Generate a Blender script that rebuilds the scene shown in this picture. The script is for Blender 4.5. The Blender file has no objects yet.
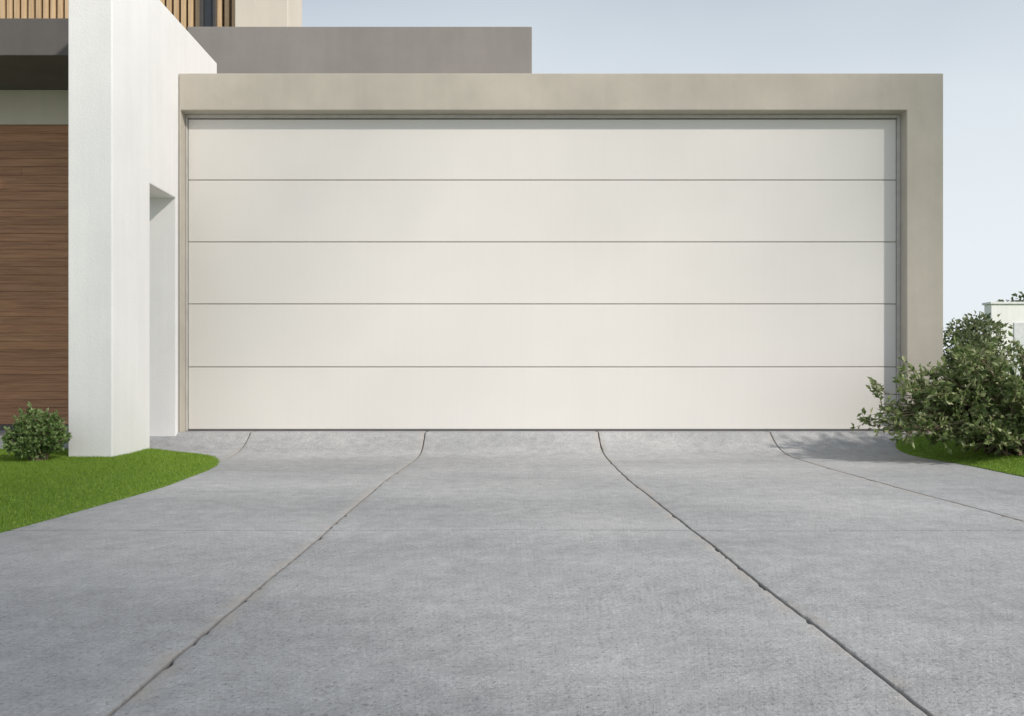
import bpy, bmesh, math, random
import numpy as np
from mathutils import Vector
random.seed(7); rng=np.random.default_rng(7)
sc=bpy.context.scene
sc.view_settings.view_transform='Standard'; sc.view_settings.look='None'; sc.view_settings.exposure=0

# ---------------------------------------------------------------- materials
def new_mat(name):
    m=bpy.data.materials.new(name); m.use_nodes=True
    nt=m.node_tree; b=nt.nodes['Principled BSDF']; return m,nt,b
def N(nt,t,**k):
    n=nt.nodes.new(t)
    for a,v in k.items(): setattr(n,a,v)
    return n
def noise(nt,scale,detail=4,rough=.6,vec=None,stretch=None):
    n=N(nt,'ShaderNodeTexNoise'); n.inputs['Scale'].default_value=scale
    n.inputs['Detail'].default_value=detail; n.inputs['Roughness'].default_value=rough
    tc=N(nt,'ShaderNodeTexCoord'); src=tc.outputs['Object']
    if stretch:
        mp=N(nt,'ShaderNodeMapping'); mp.inputs['Scale'].default_value=stretch
        nt.links.new(src,mp.inputs['Vector']); src=mp.outputs['Vector']
    nt.links.new(src,n.inputs['Vector']); return n.outputs['Fac']
def ramp(nt,fac,stops):
    r=N(nt,'ShaderNodeValToRGB'); e=r.color_ramp.elements
    e[0].position,e[0].color=stops[0][0],(*stops[0][1],1); e[1].position,e[1].color=stops[-1][0],(*stops[-1][1],1)
    for p,c in stops[1:-1]:
        x=e.new(p); x.color=(*c,1)
    nt.links.new(fac,r.inputs['Fac']); return r.outputs['Color']
def mix(nt,a,b,fac,mode='MIX'):
    m=N(nt,'ShaderNodeMix',data_type='RGBA',blend_type=mode)
    for sock,v in ((m.inputs[0],fac),(m.inputs[6],a),(m.inputs[7],b)):
        if hasattr(v,'links') or hasattr(v,'is_linked'): nt.links.new(v,sock)
        elif isinstance(v,(int,float)): sock.default_value=v
        else: sock.default_value=(*v,1)
    return m.outputs[2]
def bump(nt,b,h,strength,dist,prev=None):
    n=N(nt,'ShaderNodeBump'); n.inputs['Strength'].default_value=strength; n.inputs['Distance'].default_value=dist
    nt.links.new(h,n.inputs['Height'])
    if prev is not None: nt.links.new(prev,n.inputs['Normal'])
    nt.links.new(n.outputs['Normal'],b.inputs['Normal']); return n.outputs['Normal']
def g(v): return (v,v,v)

def plaster(name,col,var=.08,scale=3,bs=.25,rough=.85):
    m,nt,b=new_mat(name)
    c1=tuple(c*(1-var) for c in col); c2=tuple(min(.9,c*(1+var)) for c in col)
    a=ramp(nt,noise(nt,scale,5,.65),[(.3,c1),(.7,c2)])
    s=ramp(nt,noise(nt,2.2,3,.6,stretch=(6,6,.35)),[(.35,g(.96)),(.65,g(1.0))])
    c=mix(nt,a,s,1.0,'MULTIPLY')
    nt.links.new(c,b.inputs['Base Color']); b.inputs['Roughness'].default_value=rough
    bump(nt,b,noise(nt,90,4,.7),bs,.005)
    return m
M_white=plaster('white_render',(.82,.812,.80),.035,2,.35)
M_beige=plaster('beige_stone_render',(.475,.435,.37),.09,2.5,.15)
M_taupe=plaster('taupe_render',(.245,.228,.212),.08,2,.15)
M_cream=plaster('cream_render',(.60,.55,.47),.05,2,.15)
M_dark=plaster('dark_fascia',(.11,.10,.095),.10,4,.1)
M_darkwall=plaster('shadow_gap',(.05,.045,.04),.10,4,.1)

def concrete():
    m,nt,b=new_mat('driveway_concrete')
    base=ramp(nt,noise(nt,1.0,5,.62),[(.30,(.325,.330,.338)),(.5,(.385,.388,.391)),(.72,(.45,.448,.444))])
    bands=ramp(nt,noise(nt,1.1,3,.55,stretch=(.35,1.6,1)),[(.35,g(.87)),(.65,g(1.06))])
    c=mix(nt,base,bands,1.0,'MULTIPLY')
    f1=noise(nt,14,7,.75)
    c=mix(nt,c,ramp(nt,f1,[(.36,g(.86)),(.5,g(.98)),(.60,g(1.07)),(.68,g(1.18))]),1.0,'MULTIPLY')
    f2=noise(nt,110,3,.85)
    c=mix(nt,c,ramp(nt,f2,[(.33,g(.50)),(.42,g(.94)),(.56,g(1.02)),(.68,g(1.28))]),1.0,'MULTIPLY')
    at=N(nt,'ShaderNodeAttribute',attribute_name='dirt')
    c=mix(nt,c,(.035,.03,.028),at.outputs['Fac'])
    at2=N(nt,'ShaderNodeAttribute',attribute_name='chip')
    c=mix(nt,c,(.38,.35,.315),at2.outputs['Fac'])
    nt.links.new(c,b.inputs['Base Color']); b.inputs['Roughness'].default_value=.70
    b.inputs['Specular IOR Level'].default_value=.4
    p=bump(nt,b,f2,.7,.0035)
    bump(nt,b,f1,.6,.016,p)
    return m
M_conc=concrete()

def wood(name,c1,c2,c3,plank_axis_scale=(1.2,1.2,26)):
    m,nt,b=new_mat(name)
    gr=ramp(nt,noise(nt,2.2,6,.7,stretch=plank_axis_scale),[(.3,c1),(.5,c2),(.72,c3)])
    ge=N(nt,'ShaderNodeNewGeometry')
    tint=ramp(nt,ge.outputs['Random Per Island'],[(0,g(.88)),(1,g(1.08))])
    nt.links.new(mix(nt,gr,tint,1.0,'MULTIPLY'),b.inputs['Base Color']); b.inputs['Roughness'].default_value=.55
    return m
M_wood=wood('timber_cladding',(.22,.098,.048),(.35,.170,.083),(.46,.245,.128))
M_slat=wood('timber_slats',(.42,.28,.15),(.55,.39,.22),(.66,.49,.30),(20,20,1))

def door_mat():
    m,nt,b=new_mat('door_paint')
    c=ramp(nt,noise(nt,.8,3,.5),[(.3,(.695,.667,.626)),(.7,(.74,.712,.67))])
    s=ramp(nt,noise(nt,3,3,.6,stretch=(14,14,.3)),[(.3,g(.988)),(.7,g(1))])
    nt.links.new(mix(nt,c,s,1.0,'MULTIPLY'),b.inputs['Base Color'])
    b.inputs['Roughness'].default_value=.36
    bump(nt,b,noise(nt,1.6,2,.5),.15,.02)
    return m
M_door=door_mat()
def plain(name,col,rough=.5,metal=0,var=.1):
    m,nt,b=new_mat(name)
    c=ramp(nt,noise(nt,12,3,.6),[(.3,tuple(x*(1-var) for x in col)),(.7,tuple(x*(1+var) for x in col))])
    nt.links.new(c,b.inputs['Base Color']); b.inputs['Roughness'].default_value=rough; b.inputs['Metallic'].default_value=metal
    return m
M_trim=plain('frame_metal',(.50,.485,.455),.45)
M_rubber=plain('rubber_seal',(.12,.12,.12),.8)
M_glass=plain('window_glass',(.03,.035,.04),.08)
M_bark=plain('bark',(.16,.12,.08),.9,0,.3)

def leaf_mat(name,stops,trans=.3,rough=.45):
    m,nt,b=new_mat(name)
    ge=N(nt,'ShaderNodeNewGeometry')
    c=ramp(nt,ge.outputs['Random Per Island'],stops)
    nt.links.new(c,b.inputs['Base Color']); b.inputs['Roughness'].default_value=rough
    b.inputs['Specular IOR Level'].default_value=.4
    tr=N(nt,'ShaderNodeBsdfTranslucent'); nt.links.new(c,tr.inputs['Color'])
    mx=N(nt,'ShaderNodeMixShader'); mx.inputs[0].default_value=trans
    nt.links.new(b.outputs[0],mx.inputs[1]); nt.links.new(tr.outputs[0],mx.inputs[2])
    nt.links.new(mx.outputs[0],nt.nodes['Material Output'].inputs['Surface'])
    return m
M_leafA=leaf_mat('shrub_leaves',[(0,(.09,.14,.04)),(.4,(.17,.23,.08)),(.75,(.28,.34,.14)),(1,(.46,.48,.28))],.4)
M_leafB=leaf_mat('round_shrub_leaves',[(0,(.10,.17,.04)),(.6,(.21,.32,.10)),(1,(.38,.48,.22))],.4)
M_leafC=leaf_mat('tree_leaves',[(0,(.10,.13,.06)),(.6,(.18,.215,.10)),(1,(.30,.32,.18))],.4)
M_blade=leaf_mat('grass_blade',[(0,(.14,.25,.02)),(.5,(.20,.32,.03)),(1,(.28,.40,.06))],.3,.6)
def two(name,a,b_,s):
    m,nt,b=new_mat(name)
    nt.links.new(ramp(nt,noise(nt,s,4,.7),[(.3,a),(.7,b_)]),b.inputs['Base Color']); b.inputs['Roughness'].default_value=.9
    bump(nt,b,noise(nt,200,2,.7),.6,.01); return m
M_grass=two('grass_ground',(.07,.14,.01),(.15,.26,.02),40)
M_gravel=two('ground_gravel',(.24,.225,.20),(.36,.34,.31),3)

# ---------------------------------------------------------------- helpers
def empty(name):
    e=bpy.data.objects.new(name,None); sc.collection.objects.link(e); return e
def link(name,me,mat,parent=None,bev=0):
    o=bpy.data.objects.new(name,me); sc.collection.objects.link(o)
    if mat: me.materials.append(mat)
    if parent: o.parent=parent
    if bev:
        md=o.modifiers.new('bevel','BEVEL'); md.width=bev; md.segments=2; md.limit_method='ANGLE'
    return o
def boxdata(V,F,x0,x1,y0,y1,z0,z1):
    i=len(V); V+=[(x0,y0,z0),(x1,y0,z0),(x1,y1,z0),(x0,y1,z0),(x0,y0,z1),(x1,y0,z1),(x1,y1,z1),(x0,y1,z1)]
    F+=[(i,i+3,i+2,i+1),(i+4,i+5,i+6,i+7),(i,i+1,i+5,i+4),(i+1,i+2,i+6,i+5),(i+2,i+3,i+7,i+6),(i+3,i,i+4,i+7)]
def box(name,x0,x1,y0,y1,z0,z1,mat,parent=None,bev=.004):
    V=[];F=[]; boxdata(V,F,x0,x1,y0,y1,z0,z1)
    me=bpy.data.meshes.new(name); me.from_pydata(V,[],F); return link(name,me,mat,parent,bev)
def boxes(name,L,mat,parent=None,bev=0):
    V=[];F=[]
    for b in L: boxdata(V,F,*b)
    me=bpy.data.meshes.new(name); me.from_pydata(V,[],F); return link(name,me,mat,parent,bev)
def extrude_poly(name,pts,vec,mat,parent=None,bev=.006):
    bm=bmesh.new(); vs=[bm.verts.new(p) for p in pts]; f=bm.faces.new(vs)
    r=bmesh.ops.extrude_face_region(bm,geom=[f])
    bmesh.ops.translate(bm,vec=vec,verts=[v for v in r['geom'] if isinstance(v,bmesh.types.BMVert)])
    bmesh.ops.recalc_face_normals(bm,faces=bm.faces)
    me=bpy.data.meshes.new(name); bm.to_mesh(me); bm.free(); return link(name,me,mat,parent,bev)
def npmesh(name,V,F,mat,parent=None,smooth=False):
    V=np.asarray(V,dtype=np.float32);F=np.asarray(F,dtype=np.int32)
    me=bpy.data.meshes.new(name); k=F.shape[1]
    me.vertices.add(len(V)); me.vertices.foreach_set('co',V.ravel())
    me.loops.add(F.size); me.loops.foreach_set('vertex_index',F.ravel())
    me.polygons.add(len(F)); me.polygons.foreach_set('loop_start',np.arange(0,F.size,k,dtype=np.int32))
    me.polygons.foreach_set('loop_total',np.full(len(F),k,dtype=np.int32))
    if smooth: me.polygons.foreach_set('use_smooth',np.ones(len(F),dtype=bool))
    me.update(calc_edges=True); return link(name,me,mat,parent)
def gridmesh(name,X,Y,Z,mat,parent=None):
    n,m=X.shape; V=np.stack([X,Y,Z],-1).reshape(-1,3)
    i=np.arange(n-1)[:,None]*m+np.arange(m-1)[None,:]
    F=np.stack([i,i+1,i+m+1,i+m],-1).reshape(-1,4)
    return npmesh(name,V,F,mat,parent,True)
def sst(t): t=np.clip(t,0,1); return t*t*(3-2*t)

# ---------------------------------------------------------------- ground
GF=.138
def gz(y):
    t=np.clip((np.asarray(y)-4.85)/.80,0,1); return GF*t**4.5
R=400
me=bpy.data.meshes.new('ground'); me.from_pydata([(-R,-R,-.06),(R,-R,-.06),(R,R,-.06),(-R,R,-.06)],[],[(0,1,2,3)]); link('ground',me,M_gravel)

# driveway: cast slabs with cut joints as real grooves
joints=[-1.79,-.552,.674,1.893]
ys=np.concatenate([np.arange(-6,.8,.1),np.arange(.8,3,.005),np.arange(3,5.6,.012),np.arange(5.6,5.76,.01)])
def sm1(n,s):
    a=rng.normal(size=n); k=np.hanning(s+2)[1:-1]; k/=np.sqrt((k**2).sum()); return np.convolve(a,k,'same')
base=np.arange(-2.5,3.01,.08)
cols=[]
for x in base:
    if min(abs(x-j) for j in joints)>.06: cols.append((x,0,-1))
for ji,j in enumerate(joints):
    for o,r in ((-.045,0),(-.008,1),(-.0036,2),(-.0026,3),(.0026,3),(.0036,2),(.008,1),(.045,0)): cols.append((j+o,r,ji))
cols.sort()
ny=len(ys); X=np.zeros((ny,len(cols)));Z=np.zeros_like(X);D=np.zeros_like(X);C=np.zeros_like(X)
wob=[sm1(ny,91)*.0012+sm1(ny,11)*.0006 for _ in joints]
chips={(ji,s):np.clip(sm1(ny,9)-.6,0,1.4) for ji in range(4) for s in (-1,1)}
for c,(x,r,ji) in enumerate(cols):
    xx=np.full(ny,x); dz=np.zeros(ny)
    if ji>=0:
        xx=xx+wob[ji]*(1 if r else .5)
        side=int(np.sign(x-joints[ji])); ch=chips[(ji,side)]
        if r in(1,2): xx=xx+side*ch*(.0022 if r==2 else .0040)
        if r==3: dz-=.012; D[:,c]=1
        if r==2: dz-=.0010+.0015*ch; D[:,c]=.2; C[:,c]=.4
        if r==1: dz-=.0002; C[:,c]=np.clip(.2+.35*sm1(ny,25),0,.8)
    X[:,c]=xx; Z[:,c]=dz
Y=np.repeat(ys[:,None],len(cols),1)
X-=.038*(1-sst((Y-3.9)/1.5))
tj=2.67+sm1(len(cols),5)[None,:]*.0012
m_=np.exp(-(np.abs(Y-tj)/.005)**2); Z-=.002*m_; D=np.maximum(D,.4*m_)
Z+=gz(Y)
Z+=.0016*np.sin(X*3.1+Y*1.7)*np.sin(Y*4.3-X*1.1)*(Y<4.9)
ob=gridmesh('driveway',X,Y,Z,M_conc)
for nm,A in (('dirt',D),('chip',C)):
    at=ob.data.attributes.new(nm,'FLOAT','POINT'); at.data.foreach_set('value',A.astype(np.float32).ravel())

# lawns
ey=np.array([-6,2.62,2.93,3.35,3.79,4.376,4.65,4.88,5.0,5.1,5.18,5.25,5.29,5.30])
ex=np.array([-1.66,-1.655,-1.63,-1.61,-1.60,-1.637,-1.68,-1.742,-1.79,-1.85,-1.93,-2.05,-2.2,-2.303])
def xe(y): return np.interp(y,ey,ex)
ry=np.array([-6,4.15,4.6,5.04,5.3,5.45,5.55,5.60]); rx=np.array([2.70,2.71,2.74,2.74,2.70,2.69,2.74,2.90])
def xr(y): return np.interp(y,ry,rx)
def lz(y,d): return gz(y)+.006+.045*sst(d/.5)+.012*sst((y-4.9)/.3)
dcol=np.concatenate([[0,.004,.012],np.arange(.04,.8,.05),np.arange(.9,3,.3),[4]])
def lawn(edge,sgn,ymax):
    yy=np.concatenate([np.arange(-3,2.2,.4),np.arange(2.2,ymax-.005,.03),[ymax]])
    Yg=np.repeat(yy[:,None],len(dcol),1); dg=np.repeat(dcol[None,:],len(yy),0)
    Zg=lz(Yg,dg); Zg[:,0]-=.04; Zg[-1,:]-=.05*(dcol<.6)
    return gridmesh('lawn',edge(Yg)+sgn*dg,Yg,Zg,M_grass)
lawnL=lawn(xe,-1,5.30); lawnR=lawn(xr,1,5.60)
box('back_lawn',3.135,25,5.6,30,-.2,.075,M_grass,None,0)
def blades(name,parent,edge,sgn,y0,y1,w,n):
    y=rng.uniform(y0,y1,n); d=rng.uniform(-.006,1,n)*w
    x=edge(y)+sgn*d
    ok=~((x<-2.30)&(x>-2.57)&(y>4.69)); x,y,d=x[ok],y[ok],d[ok]; n=len(x)
    z=lz(y,np.maximum(d,0))-.002
    a=rng.uniform(0,2*np.pi,n); h=rng.uniform(.007,.016,n)*(.6+.4*np.clip(d/.03,0,1)); bw=rng.uniform(.0014,.0026,n)
    le=rng.uniform(0,.9,n)*h; la=rng.uniform(0,2*np.pi,n)
    V=np.zeros((n,3,3)); 
    V[:,0]=np.stack([x-np.cos(a)*bw,y-np.sin(a)*bw,z],-1); V[:,1]=np.stack([x+np.cos(a)*bw,y+np.sin(a)*bw,z],-1)
    V[:,2]=np.stack([x+np.cos(la)*le,y+np.sin(la)*le,z+h],-1)
    npmesh(name,V.reshape(-1,3),np.arange(3*n).reshape(-1,3),M_blade,parent)
blades('grass_blades',lawnL,xe,-1,2.4,5.29,1.6,100000)
blades('grass_blades',lawnR,xr,1,3.95,5.6,.95,35000)

# ---------------------------------------------------------------- garage
G=empty('garage')
x0,x1=-2.300,3.125; yf=5.65; zt=2.684; zh=2.422; xi0,xi1=-2.288,2.865
extrude_poly('surround',[(x0,yf,.0),(x0,yf,zt),(x1,yf,zt),(x1,yf,.0),(xi1,yf,.0),(xi1,yf,zh),(xi0,yf,zh),(xi0,yf,.0)],(0,4.2,0),M_beige,G,.006)
yd=5.75; dx0,dx1=-2.272,2.838; zd=[.150,.601,1.056,1.504,1.951,2.392]
L=[]
for a,b in zip(zd[:-1],zd[1:]): L.append((dx0,dx1,yd,yd+.04,a+.0027,b-.0027))
boxes('door_panels',L,M_door,G,.004)
box('door_backing',dx0-.01,dx1+.01,yd+.015,yd+.035,.154,zh-.031,plain('joint_backing',(.5,.47,.43),.7),G,0)  # backing in a darker tone, seen through the gaps between door panels
boxes('door_frame',[(xi0+.001,dx0-.003,yd-.014,yd+.04,GF+.002,zd[-1]+.004),(dx1+.003,xi1-.001,yd-.014,yd+.04,GF+.002,zd[-1]+.004),(xi0+.001,xi1-.001,yd-.012,yd+.04,zd[-1]+.0045,zh-.001)],M_trim,G,.002)
box('door_seal',dx0,dx1,yd+.004,yd+.036,GF+.001,.152,M_rubber,G,.001)
box('garage_floor',xi0+.001,xi1-.001,5.762,9.69,.0,GF+.0005,M_conc,G,0)
box('back_wall',xi0+.001,xi1-.001,9.7,9.84,.0,zh-.001,M_beige,G,0)

# ---------------------------------------------------------------- white wall
extrude_poly('white_wall',[(-2.565,4.696,-.1),(-2.565,4.696,3.06),(-2.565,6.42,3.06),(-2.565,6.42,-.1),(-2.565,5.612,-.1),(-2.565,5.612,1.79),(-2.565,5.20,1.79),(-2.565,5.20,-.1)],(.26,0,0),M_white,None,.006)

# ---------------------------------------------------------------- house
H=empty('modern_house')
XL=-9
L=[];z=.175
while z<2.38:
    z2=min(z+.062,2.408); xa=XL+random.uniform(-2.5,0)
    while xa<-2.2:
        xb=min(xa+random.uniform(3.8,6.6),-2.2); L.append((xa+.0007,xb-.0007,5.94+random.uniform(0,.002),5.97,z+.0013,z2)); xa=xb
    z=z2
boxes('timber_cladding',L,M_wood,H,.0012)
box('cladding_backing',XL-3,-2.2,5.972,6.1,.14,2.41,M_darkwall,H,0)
box('plinth',XL,-2.57,5.925,5.97,.132,.174,M_dark,H,.003)
box('wall_band',XL,-2.57,5.93,6.1,2.411,2.669,M_cream,H,.003)
box('overhang',XL,-2.57,5.31,6.9,2.671,2.92,M_dark,H,.005)
box('entry_slab',XL,-2.568,5.12,5.92,-.1,.131,M_conc,H,.006)
box('roof_volume',-2.75,.252,6.93,9.6,2.69,3.585,M_taupe,H,.006)
box('upper_pier',-2.39,-1.92,7.10,7.62,3.589,5.4,M_cream,H,.005)
L=[];x=XL
while x<-2.42:
    L.append((x,x+.040,7.24,7.28,2.925 if x<-2.8 else 3.592,5.4)); x+=.066
boxes('timber_slats',L,M_slat,H,.002)
box('upper_wall',XL,-2.40,7.46,8.4,2.925,5.4,plaster('upper_wall',(.34,.28,.21),.1,3,.1),H,0)
boxes('upper_window_frame',[(-2.74,-2.71,7.19,7.235,3.592,5.4),(-2.62,-2.595,7.19,7.235,3.592,5.4)],plain('anodised',(.06,.055,.05),.4),H,.002)
box('upper_window_glass',-2.709,-2.621,7.215,7.225,3.592,5.4,M_glass,H,0)
box('upper_roof',XL,-1.7,6.9,9,5.402,5.6,M_dark,H,.005)

# ---------------------------------------------------------------- plants
def leaves(P,Dn,size,curl=.25,wide=.45):
    n=len(P); Dn=Dn/np.linalg.norm(Dn,axis=1,keepdims=True)
    r=rng.normal(size=(n,3)); r[:,2]*=.5
    S=np.cross(Dn,r+np.array([0,0,.3])); S/=np.linalg.norm(S,axis=1,keepdims=True)+1e-9
    U=np.cross(S,Dn); L=(size*rng.uniform(.6,1.25,n))[:,None]; W=L*wide*.5
    b=P; t=P+Dn*L-U*L*curl*.6; mid=P+Dn*L*.5
    l=mid+S*W+U*L*.10; rr=mid-S*W+U*L*.10
    V=np.stack([b,l,t,rr],1).reshape(-1,3)
    i=np.arange(n)*4
    F=np.concatenate([np.stack([i,i+1,i+2],-1),np.stack([i,i+2,i+3],-1)]) 
    return V,F
def tube(V,F,pts,r0,r1,k=5):
    n=len(pts); st=len(V)
    for a,p in enumerate(pts):
        d=(pts[min(a+1,n-1)]-pts[max(a-1,0)]); d=d/(np.linalg.norm(d)+1e-9)
        u=np.cross(d,[.3,.2,1]) ; u/=np.linalg.norm(u)+1e-9; w=np.cross(d,u); r=r0+(r1-r0)*a/(n-1)
        for q in range(k):
            th=2*np.pi*q/k; V.append(tuple(p+r*(np.cos(th)*u+np.sin(th)*w)))
    for a in range(n-1):
        for q in range(k): F.append((st+a*k+q,st+a*k+(q+1)%k,st+(a+1)*k+(q+1)%k,st+(a+1)*k+q))
def shrub(name,base,ends,lmat,lsize,twigs,lpt,twl=.13,spread=.05,wide=.45,zmin=.02):
    E=empty(name); BV=[];BF=[];P=[];Dn=[]
    base=np.array(base)
    for e in ends:
        e=np.array(e); b=base+np.append(rng.normal(0,spread,2),0)
        c=b+(e-b)*.45+np.array([0,0,.22*np.linalg.norm(e-b)])
        t=np.linspace(0,1,9)[:,None]; pts=(1-t)**2*b+2*t*(1-t)*c+t*t*e
        tube(BV,BF,pts,.007,.002)
        for _ in range(twigs):
            u=rng.uniform(.3,1.0); i=min(int(u*8),7); p=pts[i]+(pts[i+1]-pts[i])*(u*8-i)
            d=(pts[i+1]-pts[i]); d/=np.linalg.norm(d); d=d*.8+rng.normal(0,.6,3)+np.array([0,0,.25]); d/=np.linalg.norm(d)
            l=twl*rng.uniform(.5,1.3); q=p+d*l; 
            tube(BV,BF,np.array([p,(p+q)/2+rng.normal(0,.006,3),q]),.0025,.001,3)
            m=rng.uniform(.1,1,lpt)[:,None]; P.append(p+(q-p)*m); Dn.append(d*.7+rng.normal(0,.65,(lpt,3))+np.array([0,0,.1]))
    P=np.concatenate(P);Dn=np.concatenate(Dn); k=P[:,2]>zmin; V,F=leaves(P[k],Dn[k],lsize,wide=wide)
    npmesh('branches',np.array(BV),np.array(BF),M_bark,E); npmesh('leaves',V,F,lmat,E); return E
ends=[]
for _ in range(125):
    a=rng.uniform(0,2*np.pi); el=np.arcsin(rng.uniform(.0,1)); rr=rng.uniform(.6,1.0)
    px=3.28+.70*np.cos(a)*np.cos(el)*rr
    ends.append((px,4.95+.40*np.sin(a)*np.cos(el)*rr,.12+.53*np.sin(el)*rr))
for _ in range(46):
    x=rng.uniform(2.32,2.85); ends.append((x,rng.uniform(4.72,5.15),rng.uniform(.17,.38+.55*(x-2.3))))
for _ in range(16):
    ends.append((rng.uniform(2.85,3.6),rng.uniform(4.8,5.2),rng.uniform(.58,.72)))
shrub('leafy_shrub',(3.2,4.95,.05),ends,M_leafA,.044,12,9,.13,.09,.5,.06)
ends=[]
for _ in range(120):
    a=rng.uniform(0,2*np.pi); el=np.arcsin(rng.uniform(-.1,1)); rr=rng.uniform(.65,1.0)
    ends.append((-2.63+.17*np.cos(a)*np.cos(el)*rr,4.50+.13*np.sin(a)*np.cos(el)*rr,.13+.21*np.sin(el)*rr))
shrub('round_shrub',(-2.63,4.50,.05),ends,M_leafB,.024,9,9,.045,.02,.6,.055)

def tree(name,base,h,clumps,nl,ls,tr=.09):
    E=empty(name); base=np.array(base,float); BV=[];BF=[]; P=[];Dn=[]
    top=base+np.array([0,0,h*.6]); tube(BV,BF,np.array([base,base+[.03*h/2,0,h*.3],top]),tr,tr*.45,8)
    for c,r in clumps:
        c=np.array(c,float); tube(BV,BF,np.array([base+[0,0,h*.35],(top+c)/2,c]),tr*.35,tr*.1,5)
        m=int(nl*r**2)
        d=rng.normal(size=(m,3)); d/=np.linalg.norm(d,axis=1,keepdims=True); 
        rad=r*rng.uniform(.25,1,(m,1))**.5*(1+.3*np.sin(d[:,:1]*7+c[0])*np.sin(d[:,2:3]*6))
        P.append(c+d*rad*np.array([1,1,.8])); Dn.append(d*.6+rng.normal(0,.6,(m,3)))
    V,F=leaves(np.concatenate(P),np.concatenate(Dn),ls,wide=.6)
    npmesh('branches',np.array(BV),np.array(BF),M_bark,E); npmesh('crown',V,F,M_leafC,E)
tree('garden_tree',(9.5,16,.07),1.9,[((9.35,16,1.45),.42),((9.75,16.1,1.5),.36),((9.1,15.9,1.15),.45),((9.9,15.9,1.0),.4),((9.5,16,.9),.5),((8.9,16,.7),.4),((9.6,16.1,1.72),.2),((8.8,16,.5),.4)],2600,.10)
tree('garden_tree',(12.9,20,.07),2.5,[((12.7,20,2.15),.40),((13.2,20,2.35),.45),((13.8,20,2.2),.5),((12.9,20,1.3),.6),((14.4,20,2.4),.5)],2200,.12)
# unseen trees added right, behind the camera, to cast soft shade on the door
k=[]
for _ in range(12):
    k.append(((19.5+rng.normal(0,.6),-8.0+rng.normal(0,.5),17.7+rng.normal(0,.4)),rng.uniform(.4,.7)))
tree('offscreen_shade_tree',(22.5,-9.6,-.06),17,k,200,.16,.16)
k=[]
for _ in range(16):
    k.append(((14.1+rng.normal(0,.6),-8.0+rng.normal(0,.6),16.3+rng.normal(0,1.0)),rng.uniform(.5,.9)))
tree('offscreen_shade_tree',(10.6,-10.6,-.06),16,k,80,.16,.16)

# neighbouring white boundary wall
O=empty('white_boundary_wall')
box('wall',10.42,22,17,17.25,.0,2.14,M_white,O,.01)
box('cap',10.39,22.03,16.97,17.28,2.142,2.19,plain('cap',(.7,.7,.7),.6),O,.005)
boxes('panels',[(10.9+i*1.3,12.05+i*1.3,16.985,17.02,.2,1.75) for i in range(6)],plain('grey_panel',(.62,.63,.65),.6),O,.005)

# ---------------------------------------------------------------- light & sky
A=math.radians(50); EL=math.radians(35)
w=bpy.data.worlds.new('World'); sc.world=w; w.use_nodes=True; nt=w.node_tree; bg=nt.nodes['Background']
sky=nt.nodes.new('ShaderNodeTexSky'); sky.sky_type='NISHITA'; sky.sun_disc=False
sky.sun_elevation=EL; sky.sun_rotation=math.pi-A; sky.dust_density=1.0; sky.air_density=1.0; sky.ozone_density=1.5
tc=nt.nodes.new('ShaderNodeTexCoord'); mp=nt.nodes.new('ShaderNodeMapping'); mp.inputs['Scale'].default_value=(.8,.8,1.6)
nt.links.new(tc.outputs['Generated'],mp.inputs['Vector'])
nz=nt.nodes.new('ShaderNodeTexNoise'); nz.inputs['Scale'].default_value=1.3; nz.inputs['Detail'].default_value=4; nz.inputs['Roughness'].default_value=.45; nz.inputs['Distortion'].default_value=.3
nt.links.new(mp.outputs['Vector'],nz.inputs['Vector'])
sx=nt.nodes.new('ShaderNodeSeparateXYZ'); nt.links.new(tc.outputs['Generated'],sx.inputs[0])
mr=nt.nodes.new('ShaderNodeMapRange'); mr.inputs['From Min'].default_value=0; mr.inputs['From Max'].default_value=.6; mr.inputs['To Min'].default_value=.98; mr.inputs['To Max'].default_value=.45
nt.links.new(sx.outputs['Z'],mr.inputs['Value'])
rp=nt.nodes.new('ShaderNodeMapRange'); rp.inputs['From Min'].default_value=.35; rp.inputs['From Max'].default_value=.65; rp.inputs['To Min'].default_value=-.14; rp.inputs['To Max'].default_value=.14
nt.links.new(nz.outputs['Fac'],rp.inputs['Value'])
ad=nt.nodes.new('ShaderNodeMath'); ad.operation='ADD'; ad.use_clamp=True
nt.links.new(mr.outputs[0],ad.inputs[0]); nt.links.new(rp.outputs[0],ad.inputs[1])
mx=nt.nodes.new('ShaderNodeMix'); mx.data_type='RGBA'; mx.inputs[7].default_value=(8.2,8.8,9.2,1)
nt.links.new(ad.outputs[0],mx.inputs[0]); nt.links.new(sky.outputs[0],mx.inputs[6]); nt.links.new(mx.outputs[2],bg.inputs['Color'])
bg.inputs['Strength'].default_value=.10
sd=bpy.data.lights.new('sun','SUN'); sd.energy=3.8; sd.angle=math.radians(2.5); sd.color=(1,.94,.865)
so=bpy.data.objects.new('sun',sd); sc.collection.objects.link(so)
to=Vector((math.sin(A)*math.cos(EL),-math.cos(A)*math.cos(EL),math.sin(EL))); so.rotation_euler=to.to_track_quat('Z','Y').to_euler()

cd=bpy.data.cameras.new('camera'); cd.lens=28; cd.sensor_width=36; cd.shift_x=9/1024; cd.shift_y=23/1024; cd.clip_start=.05; cd.clip_end=1500
co=bpy.data.objects.new('camera',cd); sc.collection.objects.link(co); co.location=(0,0,.5); co.rotation_euler=(math.pi/2,0,0); sc.camera=co
